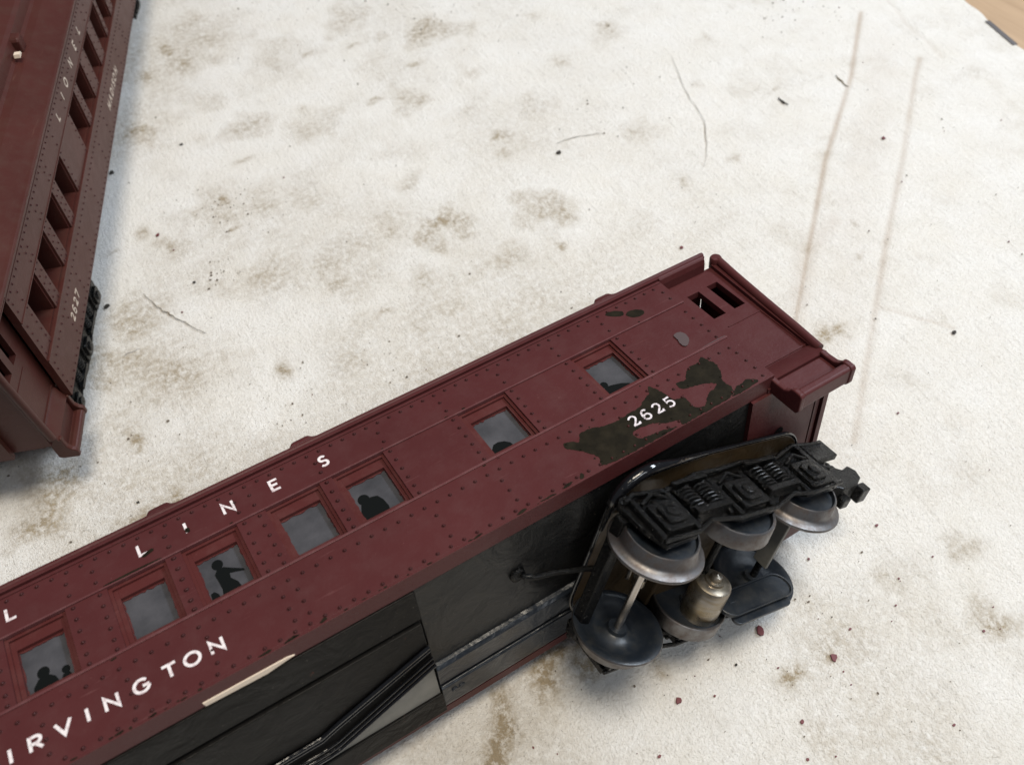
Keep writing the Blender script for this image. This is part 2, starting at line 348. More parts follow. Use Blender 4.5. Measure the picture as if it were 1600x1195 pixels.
# ------------------------------------------------------------------ lettering
def bez(*p):
    return list(p)
G = {
 'I': (0.0, [[(0, 0), (0, 1)]]),
 'L': (0.62, [[(0, 1), (0, 0), (0.62, 0)]]),
 'O': (1.0, [earc(0.5, 0.5, 0.5, 0.5, 0, 360, 28)]),
 'N': (0.80, [[(0, 0), (0, 1), (0.80, 0), (0.80, 1)]]),
 'E': (0.66, [[(0.66, 1), (0, 1), (0, 0), (0.66, 0)], [(0, 0.52), (0.56, 0.52)]]),
 'S': (0.62, [earc(0.31, 0.75, 0.27, 0.25, 30, 265, 12)[:-1] + earc(0.31, 0.26, 0.31, 0.26, 85, -145, 14)]),
 'R': (0.70, [[(0, 0), (0, 1), (0.36, 1)] + earc(0.38, 0.74, 0.28, 0.26, 85, -90, 10) + [(0, 0.48)], [(0.34, 0.46), (0.70, 0)]]),
 'V': (0.95, [[(0, 1), (0.47, 0), (0.95, 1)]]),
 'G': (0.95, [earc(0.48, 0.5, 0.48, 0.5, 42, 348, 24), [(0.97, 0.46), (0.55, 0.46)]]),
 'T': (0.90, [[(0, 1), (0.90, 1)], [(0.45, 1), (0.45, 0)]]),
 'M': (0.95, [[(0, 0), (0.06, 1), (0.48, 0.25), (0.9, 1), (0.95, 0)]]),
 'A': (0.90, [[(0, 0), (0.45, 1), (0.90, 0)], [(0.18, 0.34), (0.72, 0.34)]]),
 'D': (0.80, [[(0, 0), (0, 1), (0.3, 1)] + earc(0.3, 0.5, 0.5, 0.5, 85, -85, 14) + [(0, 0)]]),
 '2': (0.60, [earc(0.30, 0.72, 0.27, 0.26, 165, -20, 12) + [(0.40, 0.40), (0.06, 0.05)], [(0.03, 0.07), (0.58, 0.05), (0.62, 0.22)]]),
 '6': (0.60, [[(0.54, 0.88)] + earc(0.36, 0.52, 0.33, 0.46, 75, 190, 10) + earc(0.31, 0.29, 0.28, 0.27, 190, 540, 20)]),
 '5': (0.60, [[(0.56, 0.97), (0.13, 0.95), (0.09, 0.56)] + earc(0.27, 0.32, 0.31, 0.30, 125, -140, 16)]),
 '7': (0.60, [[(0.02, 0.80), (0.04, 0.96), (0.60, 0.96), (0.26, 0.0)]]),
}
def ribbon(mb, pts, w, z, t=0.05):
    pts = [Vector(p) for p in pts]
    q = [pts[0]]
    for p in pts[1:]:
        if (p-q[-1]).length > 1e-3: q.append(p)
    pts = q; closed = (pts[0]-pts[-1]).length < w*0.3 and len(pts) > 8
    if closed: pts = pts[:-1]
    n = len(pts); L = []; Rr = []
    for i, p in enumerate(pts):
        a = (p - pts[i-1]) if (i > 0 or closed) else (pts[1]-p)
        c = (pts[(i+1) % n] - p) if (i < n-1 or closed) else (p-pts[i-1])
        a = a.normalized(); c = c.normalized(); na = Vector((-a.y, a.x)); nc = Vector((-c.y, c.x))
        m = (na+nc); m = m.normalized() if m.length > 1e-6 else na
        k = 1/max(m.dot(na), 0.42)
        L.append(p + m*w/2*k); Rr.append(p - m*w/2*k)
    V = [(p.x, p.y, z+t) for p in L] + [(p.x, p.y, z+t) for p in Rr] + [(p.x, p.y, z-0.1) for p in L] + [(p.x, p.y, z-0.1) for p in Rr]
    F = []
    m = n if closed else n-1
    for i in range(m):
        j = (i+1) % n
        F += [(n+i, n+j, j, i), (i, j, 2*n+j, 2*n+i), (3*n+i, 3*n+j, n+j, n+i)]
    if not closed: F += [(0, 2*n, 3*n, n), (n-1, 2*n-1, 4*n-1, 3*n-1)]
    mb.add(V, F)
def glyph(mb, ch, x, y, h, w, z, sx=1.0):
    for k, st in enumerate(G[ch][1]):
        ribbon(mb, [(x + p[0]*(h-w)*sx + w/2, y + w/2 + p[1]*(h-w)) for p in st], w, z + 0.012*k)

# ------------------------------------------------------------------ the passenger cars
WINS = [(-388.5,-372.5),(-365,-349),(-341.5,-325.5),(-318,-302),(-272,-255),(-248,-231.5),(-219.5,-204),(-193.1,-177.4),(-173.1,-157.2),(-148.7,-132.4),(-128.5,-112.2),(-87.1,-70.4),(-46.1,-30.4)]
UL, UR = -400.0, 0.0
PA = [(-67.3,14.3),(-65.1,13.5),(-63.4,12.2),(-61.5,14.6),(-57.7,14.6),(-54.1,13.1),(-48.3,12.5),(-45.4,12.9),(-41.5,13.0),(-38.0,14.8),(-35.4,16.0),(-33.6,18.4),(-32.6,16.2),(-31.6,13.2),(-31.0,9.8),(-27.9,8.3),(-28.0,5.5),(-28.1,4.1),(-26.4,2.6),(-24.6,2.6),(-21.6,5.3),(-17.9,6.3),(-16.7,7.7),(-20.9,10.0),(-25.0,11.1),(-26.6,12.6),(-26.1,14.5),(-23.2,14.0),(-20.9,16.1),(-17.8,17.8),(-15.2,17.5),(-12.8,19.0),(-11.9,16.7),(-11.0,13.6),(-12.4,10.0),(-14.2,7.4),(-13.7,4.0),(-14.6,1.6),(-16.1,0.9),(-20.4,0.4),(-25.0,0.3),(-30.5,0.3),(-34.8,0.3),(-35.0,2.3),(-39.1,3.8),(-41.1,5.3),(-44.5,6.3),(-48.1,6.5),(-49.1,5.5),(-48.5,3.2),(-45.1,2.6),(-40.5,1.7),(-37.1,0.6),(-44.2,0.3),(-51.3,0.3),(-57.7,0.5),(-63.2,1.3),(-62.3,3.8),(-63.0,6.3),(-64.8,8.9),(-66.8,11.0),(-68.0,12.8)]
PB = [(-15.2,0.6),(-13.1,2.8),(-10.2,3.1),(-7.8,3.6),(-5.5,1.1),(-8.4,0.6),(-12.0,0.3)]
PC = [(-25.0,52.6),(-23.4,53.2),(-21.0,52.3),(-19.3,50.7),(-20.2,49.1),(-22,49.5),(-23.5,50.6)]
PD = [(-19.5,48.5),(-17.8,49.6),(-15.4,49.0),(-13.6,47.3),(-14.3,45.6),(-16.2,45.5),(-18.4,46.4)]
PE = [(-13.0,31.9),(-10.4,31.7),(-9.8,29.6),(-10.6,27.2),(-12.9,25.5),(-13.9,26.7),(-13.5,29.4)]
PG = [(-10.0,21.9),(-8.6,22.3),(-4,22.5),(0.0,22.3),(-0.3,21.9),(-5,21.8)]
def ragged(poly, amp=0.16, step=0.9, seed=0):
    rg = random.Random(seed); out = []
    n = len(poly)
    # Catmull-Rom through the outline, then a little jitter
    for i in range(n):
        p0, p1, p2, p3 = (Vector(poly[(i+k) % n]) for k in (-1, 0, 1, 2))
        m = max(2, int((p2-p1).length/step))
        for k in range(m):
            t = k/m
            p = 0.5*((2*p1)+(p2-p0)*t+(2*p0-5*p1+4*p2-p3)*t*t+(3*p1-p0-3*p2+p3)*t**3)
            out.append((p.x + rg.uniform(-amp, amp), p.y + rg.uniform(-amp, amp)))
    return out
def flat_patch(name, poly, z, mat, parent, t=0.05):
    import mathutils.geometry as mg
    n = len(poly)
    tri = mg.tessellate_polygon([[Vector((p[0], p[1], 0)) for p in poly]])
    ar = sum(poly[i][0]*poly[(i+1)%n][1]-poly[(i+1)%n][0]*poly[i][1] for i in range(n))
    F = []
    for a, b_, c in tri:
        A, B, C_ = (Vector(poly[i]) for i in (a, b_, c))
        F.append((a, b_, c) if (B-A).cross(C_-A) > 0 else (a, c, b_))
    V = [(p[0], p[1], z+t) for p in poly] + [(p[0], p[1], z-0.05) for p in poly]
    for i in range(n):
        j = (i+1) % n
        F.append((i, n+i, n+j, j) if ar > 0 else (j, n+j, n+i, i))
    return obj(name, V, F, mat, parent)

def figure_polys(kind):
    head = lambda x, y, r: [(x+r*math.cos(a*math.pi/8), y+r*1.15*math.sin(a*math.pi/8)) for a in range(16)]
    if kind == 0:   # seated pair, low
        return [head(4.2, 5.6, 1.5), [(1.2,0),(1.4,2.4),(2.8,4.3),(4.0,4.6),(5.4,4.3),(6.6,3.1),(7.6,0)], head(9.2,3.4,1.0), [(7.4,0),(8.3,2.3),(9.8,2.5),(10.6,0)]]
    if kind == 1:   # standing figure with an arm stretched out
        return [head(4.8, 11.2, 1.5), [(3.0,0),(3.6,3.0),(3.4,6.2),(3.2,8.3),(4.3,9.8),(6.0,9.6),(8.2,7.8),(10.4,6.1),(10.6,5.3),(8.4,6.2),(6.8,6.8),(6.6,5.2),(7.9,3.0),(8.4,0)], [(0.2,0),(0.5,3.2),(1.5,3.4),(2.3,2.2),(2.6,0)]]
    if kind == 2:   # heavy man leaning
        return [head(2.6, 8.2, 1.7), [(0.0,0),(0.2,4.4),(1.2,6.8),(2.8,7.4),(4.6,8.0),(6.4,7.4),(7.3,5.2),(7.6,2.4),(7.2,0)]]
    if kind == 3:   # lounging figure
        return [[(0,0),(0.6,3.0),(1.8,4.4),(3.4,4.6),(5.2,3.8),(6.4,2.4),(6.8,0)]]
    if kind == 4:
        return [head(1.6, 5.4, 1.2), [(0.3,0),(0.4,3.6),(1.4,4.5),(3.6,4.0),(6.4,3.0),(8.4,1.6),(9.0,0)]]
    return []
FIG = {6: 0, 7: None, 8: 1, 9: None, 10: 2, 11: 3, 12: 4, 5: 1, 4: None, 3: 2, 2: 0, 1: None, 0: 3}

def make_wheel(parent, x, side, blind):
    r = 14.5
    if not blind:
        prof = [(0.6,17.2),(3.0,17.2),(3.3,18.4),(5.0,19.4),(7.5,19.3),(10.2,18.2),(11.8,17.1),(13.6,16.9),(14.3,17.1),(14.5,17.6),(14.3,18.05),(13.3,18.4),(12.3,18.9),(11.75,19.7),(11.35,23.0),(11.1,23.3),(10.7,23.2),(10.3,22.0),(4.0,21.6),(3.4,23.4),(0.6,23.5)]
        mis = [1,1,1,1,1,1,1,1,0,0,0,0,0,0,0,0,1,1,1,1,1]
    else:
        prof = [(0.6,17.2),(3.0,17.2),(3.3,18.4),(5.2,18.6),(11.0,18.6),(11.6,17.6),(12.2,17.5),(12.45,17.8),(12.2,23.2),(11.9,23.6),(11.2,23.5),(10.8,22.3),(4.0,22.0),(3.4,23.4),(0.6,23.5)]
        mis = [1,1,1,1,1,0,0,0,0,0,1,1,1,1,1]
    if side > 0: prof = prof[::-1]; mis = mis[-2::-1] + [mis[-1]]
    m = MB(); m.lathe([(a, side*b_) for a, b_ in prof], 'z', (x, 0, 0), 72, mis)
    o = m.build('wheel', None, parent, mats=[M_STEEL, M_WFACE], autosmooth=35)
    return o
def rounded_rect(x0, x1, y0, y1, r, n=6):
    return arc(x1-r, y1-r, r, 0, 90, n)+arc(x0+r, y1-r, r, 90, 180, n)+arc(x0+r, y0+r, r, 180, 270, n)+arc(x1-r, y0+r, r, 270, 360, n)

def make_truck(car, loc, yaw, detail=True):
    # top plate and bolster are the truck mesh itself
    m = MB()
    m.prism(rounded_rect(-38, 44, -29, 33, 13, 8), 14.6, 16.2, 'y')
    m.lathe([(0.1, 16), (10, 16), (10, 19.5), (0.1, 19.5)], 'y', (0, 0, 0), 32)
    m.prism([(-12,-23),(12,-23),(7,23),(-7,23)], 6.5, 11.5, 'y')
    m.box(-3, 3, 8, 15, -10, 10)
    t = m.build('truck', M_GLOSS, car, bevel=0.7)
    t.matrix_local = Matrix.Translation(Vector(loc)*K) @ Matrix.Rotation(yaw, 4, 'Y')
    rr = rounded_rect(-38, 44, -29, 33, 13, 10)
    g = MB(); g.tube([(p[0], 15.2, p[1]) for p in rr], 0.75, 10, closed=True)
    g.tube([(-38,14.6,12), (-37.6,14.6,22)] + [(p[0], 14.6, p[1]) for p in arc(-25, 20, 13, 170, 92, 10)] + [(-18,14.6,33), (-4,14.8,33)], [0.7, 1.2] + [1.9]*11 + [1.3, 0.6], 14)
    g.build('plate_rim', M_BLACKGLOSS, t, smooth=True)
    for x, bl in ((-31, 0), (0, 1), (31, 0)):
        for s in (1, -1): make_wheel(t, x, s, bl)
        a = MB(); a.lathe([(0.05,-27.5),(1.25,-27.5),(1.25,27.5),(0.05,27.5)], 'z', (x,0,0), 20)
        a.build('axle', M_AXLE if x < 0 else M_CAST, t, autosmooth=35)
    for s in (1, -1):
        f = MB()
        outl = [(-41,10),(-38.5,12.6),(-34,12.8),(-27,11.0),(-18,12.6),(-9,13.4),(0,12.0),(9,13.4),(18,12.6),(27,11.6),(33,14.2),(43,15.4),(50.5,13.6),(51.5,9),(47,5.5),(43.5,3),(42.5,-4.4),(38,-5.8),(26,-5.6),(22,-2.6),(16,-1.8),(11,-5.6),(7,-6.8),(-6,-6.8),(-10,-3.6),(-15,-2),(-21,-3.2),(-25,-7.2),(-37,-7.6),(-39.5,-1)]
        zz = sorted((s*24.8, s*26.6)); f.prism(outl, zz[0], zz[1], 'z')
        for x in (-31, 0, 31):   # journal boxes with lids
            zz = sorted((s*26.5, s*30.0)); f.prism(rounded_rect(x-5.2, x+5.2, -5.6, 5.2, 1.4, 3), zz[0], zz[1], 'z')
            zz = sorted((s*29.9, s*31.2)); f.prism(rounded_rect(x-3.6, x+3.6, -4.0, 3.2, 1.6, 3), zz[0], zz[1], 'z')
            f.lathe([(0.1, s*29.9),(2.4, s*29.9),(2.0, s*31.9),(0.1, s*32.2)][::(-1 if s > 0 else 1)], 'z', (x, -0.4, 0), 14)
            f.tube([(x-5.0, 6.2, s*28.6), (x, 8.6, s*29.6), (x+5.0, 6.2, s*28.6)], 0.8, 8)
            # pedestal jaws
            for q in (-6.6, 6.6): f.box(x+q-0.9, x+q+0.9, -6.4, 9.0, min(s*26.4, s*28.8), max(s*26.4, s*28.8))
        for x in (-15.5, 15.5):  # coil springs and their seats
            for dx in (-3.4, 3.4):
                pts = [(x+dx+2.4*math.cos(a*0.7), -0.4+a*0.155, s*28.4+1.9*math.sin(a*0.7)) for a in range(0, 56)]
                f.tube(pts, 0.62, 6)
            f.box(x-7.0, x+7.0, 8.4, 10.0, min(s*26.4, s*31.0), max(s*26.4, s*31.0))
            f.box(x-7.0, x+7.0, -3.0, -0.9, min(s*26.4, s*30.6), max(s*26.4, s*30.6))
        # equaliser bars, brake rigging
        f.tube([(-40,9,s*28.2),(-36,10.6,s*28.6),(-24,8.8,s*28.8),(-10,11.8,s*28.8),(0,11.2,s*28.8),(10,11.8,s*28.8),(24,9.4,s*28.8),(36,13,s*28.6),(50,11.2,s*28)], 0.9, 8)
        f.tube([(-38,-6.8,s*27.8),(-25,-7.0,s*28),(-18,-4.6,s*28),(-8,-7.0,s*28),(8,-7.2,s*28),(18,-4.6,s*28),(26,-6.4,s*28),(41,-5.6,s*28)], 0.8, 8)
        for x in (-22, -9, 9, 22):
            f.tube([(x, -4.5, s*27.6), (x+1.2, 3, s*28.6), (x+0.4, 10.5, s*27.8)], 0.75, 7)
        f.box(40, 51, 4.5, 12.5, min(s*26.4, s*28.6), max(s*26.4, s*28.6))
        f.box(36.5, 38.5, -3.6, 12.5, min(s*26.4, s*29.2), max(s*26.4, s*29.2))
        f.build('side_frame', M_CAST, t, bevel=0.45)
    # cross members
    c = MB()
    c.box(27.6, 29.0, -4.2, 1.6, -9, 15)
    c.build('cross_member', M_GREY, t, bevel=0.3)
    for x0, x1, y0 in ((-42, -38, 5), (44, 48, 6)):
        c = MB(); c.box(x0, x1, y0, y0+4, -24.6, 24.6); c.build('end_beam', M_CAST, t, bevel=0.4)
    # current collector roller on the middle axle
    c = MB(); c.lathe([(0.1,-20.5),(5.9,-20.5),(6.2,-20.0),(6.2,-5.6),(5.9,-4.9),(5.2,-4.5),(3.2,-4.3),(3.1,-3.5),(2.0,-3.4),(1.8,-1.6),(0.1,-1.0)], 'z', (0.4,-4.4,0), 32)
    c.build('pickup_roller', M_BRASS, t, autosmooth=35)
    # brake shoe tray beside the outer axle
    c = MB()
    outer = rounded_rect(4, 37, -13.2, -4.0, 4.4, 6)
    c.prism(outer, -15.0, -14.0, 'z')
    c.tube([(p[0], p[1], -13.6) for p in outer], 0.4, 6, closed=True)
    c.prism(rounded_rect(7, 34, -15.5, -11.0, 2.2, 5), -16.6, -15.6, 'z')
    c.box(9, 12, -8.5, 4, -19, -13.8)
    c.build('collector_shoe', M_WFACE, t, bevel=0.3)
    # coupler
    c = MB()
    c.tube([(14, 4, 2), (40, 4, 8), (58, 4, 12)], 1.8, 10)
    c.prism([(52,2),(56,-1.4),(64,-1.0),(68.5,1.2),(70,4.5),(68.6,7.6),(64.5,6.6),(62,8.6),(58,8.4),(53,7.6)], 8, 17, 'z')
    c.box(53, 60, 7.6, 11.0, 10, 16); c.lathe([(0.1,7.5),(1.9,7.5),(1.9,18.4),(0.1,18.4)], 'z', (58,9.5,0), 14)
    c.box(66, 70.5, -3.2, 0.6, 9, 15); c.box(55, 59, -4, -1, 10, 14); c.box(60.5, 63.5, 5.6, 10.2, 13, 16.5)
    c.build('coupler', M_CAST, t, bevel=0.5)
    c = MB()
    c.tube([(-26,7.5,-6),(-24,9.2,-4.2),(-20,9.6,-5),(-19,7,-7)], 0.8, 8); c.lathe([(0.1,-8),(2.2,-8),(2.2,-5),(0.1,-5)], 'z', (-22,6,0), 12)
    c.build('screw_terminal', M_BRASS, t)
    return t

def make_car(tagname, red, edge, frame, vents, white, name_word, name_u, name_step, number, num_u, root, patches, right_truck, left_truck, digits_clear):
    b = MB()
    # ---- near side
    b.box(UL, UR, 0.9, 21.55, -3, 0); b.box(UL, UR, 0, 1.0, -6.6, -0.04)
    b.box(UL, UR, 42.7, 56.2, -3, 0.0)
    b.box(UL+0.2, UR-0.2, 54.9, 55.5, -1.4, 0.35); b.box(UL-20.4, UR+20.4, 56.5, 57.4, -1.4, 0.75)
    xs = [UL] + [v for w in WINS for v in w] + [UR]
    for i in range(0, len(xs), 2):
        b.box(xs[i], xs[i+1], 21.5, 42.75, -3.02, -0.32)
    # ---- rivets
    u = UL + 3
    while u < UR - 2:
        b.rivet(u, 1.9, 0, 0.42); b.rivet(u, 17.0, 0, 0.42)
        u += 4.02
    u = UL + 2
    while u < UR - 1:
        b.rivet(u, 53.5, 0, 0.42); u += 3.86
    for (l, r_) in WINS:
        for uu in (l-2.0, r_+2.0):
            for v in (22.9, 26.0, 29.8, 33.6, 37.5, 41.4): b.rivet(uu, v, -0.32, 0.44)
            for v in (45.6, 49.7): b.rivet(uu, v, 0, 0.42)
    for uu in (-195, -175, -154.7, -150.7, -110, -89.1, -48.3, -28.3, -215, -236, -257, -290, -322, -345, -370):
        for v in (4.9, 8.9, 13.0): b.rivet(uu, v, 0, 0.42)
    for uu in (-2.6, UL+2.6):
        for v in (5.8, 9.7, 13.9, 46.6, 50.5): b.rivet(uu, v, 0, 0.44)
        for v in (23.5, 27, 30.6, 34.7, 38.6): b.rivet(uu, v, -0.32, 0.44)
    # ---- far side, inner ends
    b.box(UL, UR, 0.9, 56, -79, -76.5); b.box(UL, UR, 0, 1.0, -79, -75.5)
    body = b.build('body', None, root, mats=[red, M_GRIME, M_RIVET], bevel=0.14)
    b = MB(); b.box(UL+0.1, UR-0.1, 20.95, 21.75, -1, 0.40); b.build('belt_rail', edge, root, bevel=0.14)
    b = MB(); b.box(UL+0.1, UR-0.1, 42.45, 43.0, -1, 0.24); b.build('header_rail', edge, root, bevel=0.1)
    # dark interior liner keeps the panes from showing daylight
    b = MB(); b.box(UL+2, UR-2, 3, 56, -10.8, -10.2); b.build('inner_lining', M_VOID, root)
    # ---- vestibules at both ends
    for sgn in (1, -1):
        u0 = UR if sgn > 0 else UL
        def X(a): return u0 + sgn*a
        def bx(m, a0, a1, *r): m.box(min(X(a0), X(a1)), max(X(a0), X(a1)), *r)
        far = 0
        v = MB()
        wz = (-7.4, -5.0)
        bx(v, -2.0, 6.3, -0.4, 56, *wz); bx(v, 6.3, 11.4, -0.4, 34.2, *wz); bx(v, 6.3, 11.4, 48.2, 56, *wz)
        bx(v, 11.4, 15.2, -0.4, 56, *wz); bx(v, 15.2, 19.8, -0.4, 34.2, *wz); bx(v, 15.2, 19.8, 48.6, 56, *wz)
        bx(v, 19.8, 23.4, -0.4, 56, *wz)
        bx(v, 7.4, 21.2, 28.2, 28.7, -5.2, -4.75); bx(v, 0.0, 22.6, 7.4, 8.0, -5.2, -4.6)
        bx(v, 21.0, 21.5, 8.0, 28.2, -5.2, -4.75)
        v.prism([(-7.2,-0.2),(-5.1,7.2),(-4.0,6.2),(-2.2,0.0)], min(X(0.2), X(22)), max(X(0.2), X(22)), 'x')
        # far side wall and end wall, diaphragm
        bx(v, 0.0, 23.4, -0.4, 56, -74, -71.6)
        bx(v, 21.4, 23.3, -0.9, 57, -71.6, -7.4)
        bx(v, 23.9, 26.0, -1.8, 55, -60, -19)
        # corner bead with its scroll
        v.tube([(X(22.4), 3.0, -3.6), (X(23.3), 14, -3.5), (X(24.3), 30, -3.4), (X(25.4), 46, -3.2), (X(26.1), 55.6, -2.8)], [1.5]*5, 16)
        v.tube([(X(22.4), 3.0, -75.4), (X(26.1), 55.6, -75.4)], 1.5, 12)
        v.prism([(X(20.9),2.5),(X(23.0),2.5),(X(26.4),55.8),(X(23.2),55.8)], -5.7, -3.6, 'z')
        v.lathe([(0.1,-6.4),(1.9,-6.4),(2.2,-6.0),(2.2,-2.2),(1.8,-1.6),(0.1,-1.5)], 'z', (X(25.6), 56.2, 0), 20)
        # platform floor with rounded corner, seen from below
        poly = [(-8.4,-6.9),(8.6,-6.9)] + arc(8.6, -18.9, 12, 90, 0, 8)[1:] + [(20.6,-60)] + arc(8.6, -60, 12, 0, -90, 8)[1:] + [(-8.4,-72)]
        v.prism([(X(p[0]), p[1]) for p in poly], -1.0, 1.6, 'y')
        vo = v.build('vestibule', red, root, autosmooth=40)
        h = MB(); h.lathe([(0.1,-1.12),(1.9,-1.12),(1.9,-0.4),(0.1,-0.4)], 'y', (X(5.8), 0, -28.7), 20); h.build('screw_hole', M_VOID, vo)
        h = MB(); h.tube([(X(-6.8), -1.2, -24.5), (X(-5.0), -3.2, -24.8), (X(-3.4), -3.6, -27), (X(-3.0), -1.2, -29)], 0.35, 8)
        h.build('wire_hook', M_AXLE, vo)
        # ---- steps
        for zf in (0, 1):
            s = MB()
            def Z(a): return a if not zf else -79.0 - a
            def sb(a0, a1, y0, y1, z0, z1): bx(s, a0, a1, y0, y1, min(Z(z0), Z(z1)), max(Z(z0), Z(z1)))
            sb(1.2, 19.5, -9.0, -0.2, -4.4, -2.9)          # riser
            prof = [(-6.5,-9.6),(-6.5,-8.4),(-2.6,-8.6),(-1.4,-8.2),(0.0,-8.4),(0.8,-9.0),(0.8,-11.2),(0.2,-11.8),(-5.6,-11.6)]
            s.prism([(Z(p[0]), p[1]) for p in prof], min(X(0.6), X(20.6)), max(X(0.6), X(20.6)), 'x')
            for a0, a1 in ((-1.0, 0.8), (19.4, 21.4)):   # curved side brackets
                pf = [(-7.0,0.6),(-1.4,0.6)] + [(-1.6,-2.2),(-1.4,-5.2),(-0.4,-7.0),(0.9,-7.8),(1.2,-9.0),(1.1,-11.5),(0.3,-12.2),(-5.4,-12.0),(-7.0,-11)]
                s.prism([(Z(p[0]), p[1]) for p in pf], min(X(a0), X(a1)), max(X(a0), X(a1)), 'x')
            s.build('step', red, vo, bevel=0.6)
    # ---- roof, with overhang over the vestibules
    prof = [(56.6,-3.0),(57.4,0.9),(58.2,1.3),(59.0,0.9),(59.6,-0.6),(62.0,-5.5),(64.2,-10),(65.0,-13.2),(66.2,-14.2),(71.2,-14.8),(72.6,-16.2),(76.0,-26),(77.6,-36)]
    prof = prof + [(v, -79-z) for v, z in prof[::-1]]
    rf = MB(); rf.prism([(z, v) for v, z in prof], UL-21, UR+21, 'x')
    roof = rf.build('roof', red, root, bevel=0.4)
    for s0, s1 in ((UL-20, UL-0.2), (UR+0.2, UR+20)):
        e = MB()   # hood below the roof edge over each vestibule
        e.prism([(-7.6,55.9),(-5.2,55.3),(-1.6,55.4),(0.3,55.9),(0.95,56.6),(0.95,57.2),(-7.6,57.2)], s0, s1, 'x')
        e.build('hood', red, roof, bevel=0.25)
    for uu, big in vents:
        v = MB()
        if big: v.prism([(-7.4,65),(-6.4,69.2),(-4.4,69.8),(-3.4,71.3),(2.4,71.5),(3.4,70.2),(5.6,69.4),(7.0,65)], -17, -9.8, 'z')
        else:
            v.prism([(-3.2,64),(-3.2,69.5),(-2.2,71.0),(2.2,71.0),(3.2,69.5),(3.2,64)], -16, -11.2, 'z')
        obj('roof_vent', [(p[0]+uu, p[1], p[2]) for p in v.V], v.F, red, roof, bevel=0.9)
    if vents[0][1] == 0:
        flat = MB(); flat.prism([(-266.5,67.0),(-266.0,68.4),(-263.4,68.2),(-263.0,67.2)], -12.9, -10.4, 'z'); flat.build('chipped_spot', M_CREAM, roof)
    # ---- windows
    for i, (l, r_) in enumerate(WINS):
        w = MB()
        if not digits_clear:
            for (x0, x1, y0, y1) in ((l-0.4, l+0.9, 21.2, 43.1), (r_-0.9, r_+0.4, 21.2, 43.1), (l, r_, 41.9, 43.1), (l, r_, 21.2, 22.4)):
                w.box(x0, x1, y0, y1, -9.5, -1.3)
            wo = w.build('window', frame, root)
            p = MB(); p.box(l, r_, 21.5, 42.9, -9.6, -9.2); p.build('pane', M_SIL, wo)  # black sheet paints the shade of the hollow behind these deep windows
            continue
        rg = random.Random(i*17+3)
        il, ir, ib, it = l+2.1, r_-1.9, 24.0, 38.4
        for (x0, x1, y0, y1, z) in ((l, il, 21.5, 42.8, -1.9), (ir, r_, 21.5, 42.8, -1.9), (il, ir, 21.5, ib, -1.9), (il, ir, it, 42.8, -1.9)):
            w.box(x0-0.02, x1+0.02, y0, y1, -3.1, z)
        # raised inner moulding ring
        for (x0, x1, y0, y1) in ((l, l+0.9, 21.6, 42.7), (r_-0.9, r_, 21.6, 42.7), (l+0.9, r_-0.9, 41.6, 42.7), (l+0.9, r_-0.9, 21.6, 22.3)):
            w.box(x0, x1, y0, y1, -2.5, -1.15)
        # paint that crept over the edge of the pane
        inner = [(il, ib), (ir, ib), (ir, it), (il, it)]
        ring_o = []; ring_i = []
        for a in range(4):
            p, q = Vector(inner[a]), Vector(inner[(a+1) % 4]); nn = 16
            dvec = (q-p).normalized(); nv = Vector((-dvec.y, dvec.x))
            for k in range(nn):
                pt = p.lerp(q, k/nn); ring_o.append(tuple(pt - nv*0.3))
                amp = 0.42 if a != 2 else 0.75
                ins = rg.uniform(0.02, amp) * (0 if k == 0 else 1)
                ring_i.append(tuple(pt + nv*ins + (dvec*0.25 if k == 0 else Vector((0, 0)))))
        n = len(ring_o)
        w.add([(p[0], p[1], -3.0) for p in ring_o] + [(p[0], p[1], -3.02) for p in ring_i] + [(p[0], p[1], -3.3) for p in ring_i],
              [(k, (k+1) % n, n+(k+1) % n, n+k) for k in range(n)] + [(n+k, n+(k+1) % n, 2*n+(k+1) % n, 2*n+k) for k in range(n)])
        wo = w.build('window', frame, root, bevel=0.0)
        p = MB(); p.box(l+0.3, r_-0.3, 22.2, 42.0, -4.0, -3.28); p.build('pane', M_PANE, wo)
        if FIG.get(i) is not None:
            polys = figure_polys(FIG[i]); f = MB()
            for k, pl in enumerate(polys):
                f.prism([(il+p[0]*1.02, ib-0.2+p[1]) for p in pl], -3.27, -3.22+0.006*k, 'z')
            f.build('passenger_silhouette', M_SIL, wo)
    # ---- underframe
    uf = MB()
    uf.box(UL+8.4, UR-8.2, 1.2, 3.0, -75.6, -6.5)                       # base sheet
    for (a, c_) in ((-125, -8.3), (UL+8.5, -275)):
        fl = MB(); fp = MB(); fp.box(a, c_, 0.5, 1.3, -47.9, -7.2); fp.build('floor_pan', M_FLOOR, root, bevel=0.3)
        fl.prism([(-48,1.25),(-48.4,-0.5),(-49.4,-1.5),(-59.2,-0.7),(-60.0,-0.2),(-60.2,1.25)], a, c_, 'x')
        fl.prism([(-60.9,1.25),(-61.1,-0.1),(-62.0,-1.1),(-73.0,-0.5),(-74.4,-0.2),(-75.4,1.25)], a, c_, 'x')
        fl.tube([(a+0.3, -0.9, -60.5), (c_-0.3, -0.9, -60.5)], 0.35, 6)
        for q in (a+4, a+6.5, (a+c_)/2, c_-20):
            fl.lathe([(0.1,-0.45),(1.0,-0.45),(1.2,0.3),(0.1,0.3)], 'y', (q, -0.9, -66), 12)
        fl.build('side_flange', M_FLANGE, root, bevel=0.3)
    uf.box(-275, -125, -0.35, 1.3, -20.8, -7.2)
    uf.box(-275, -125, -1.1, 1.3, -75.5, -64.6)
    uf.prism([(-275,-22.4),(-125.5,-22.4),(-125.5,-33.5),(-156,-45),(-162,-47.6),(-238,-47.6),(-244,-45),(-275,-33.5)], -0.9, 1.3, 'y')
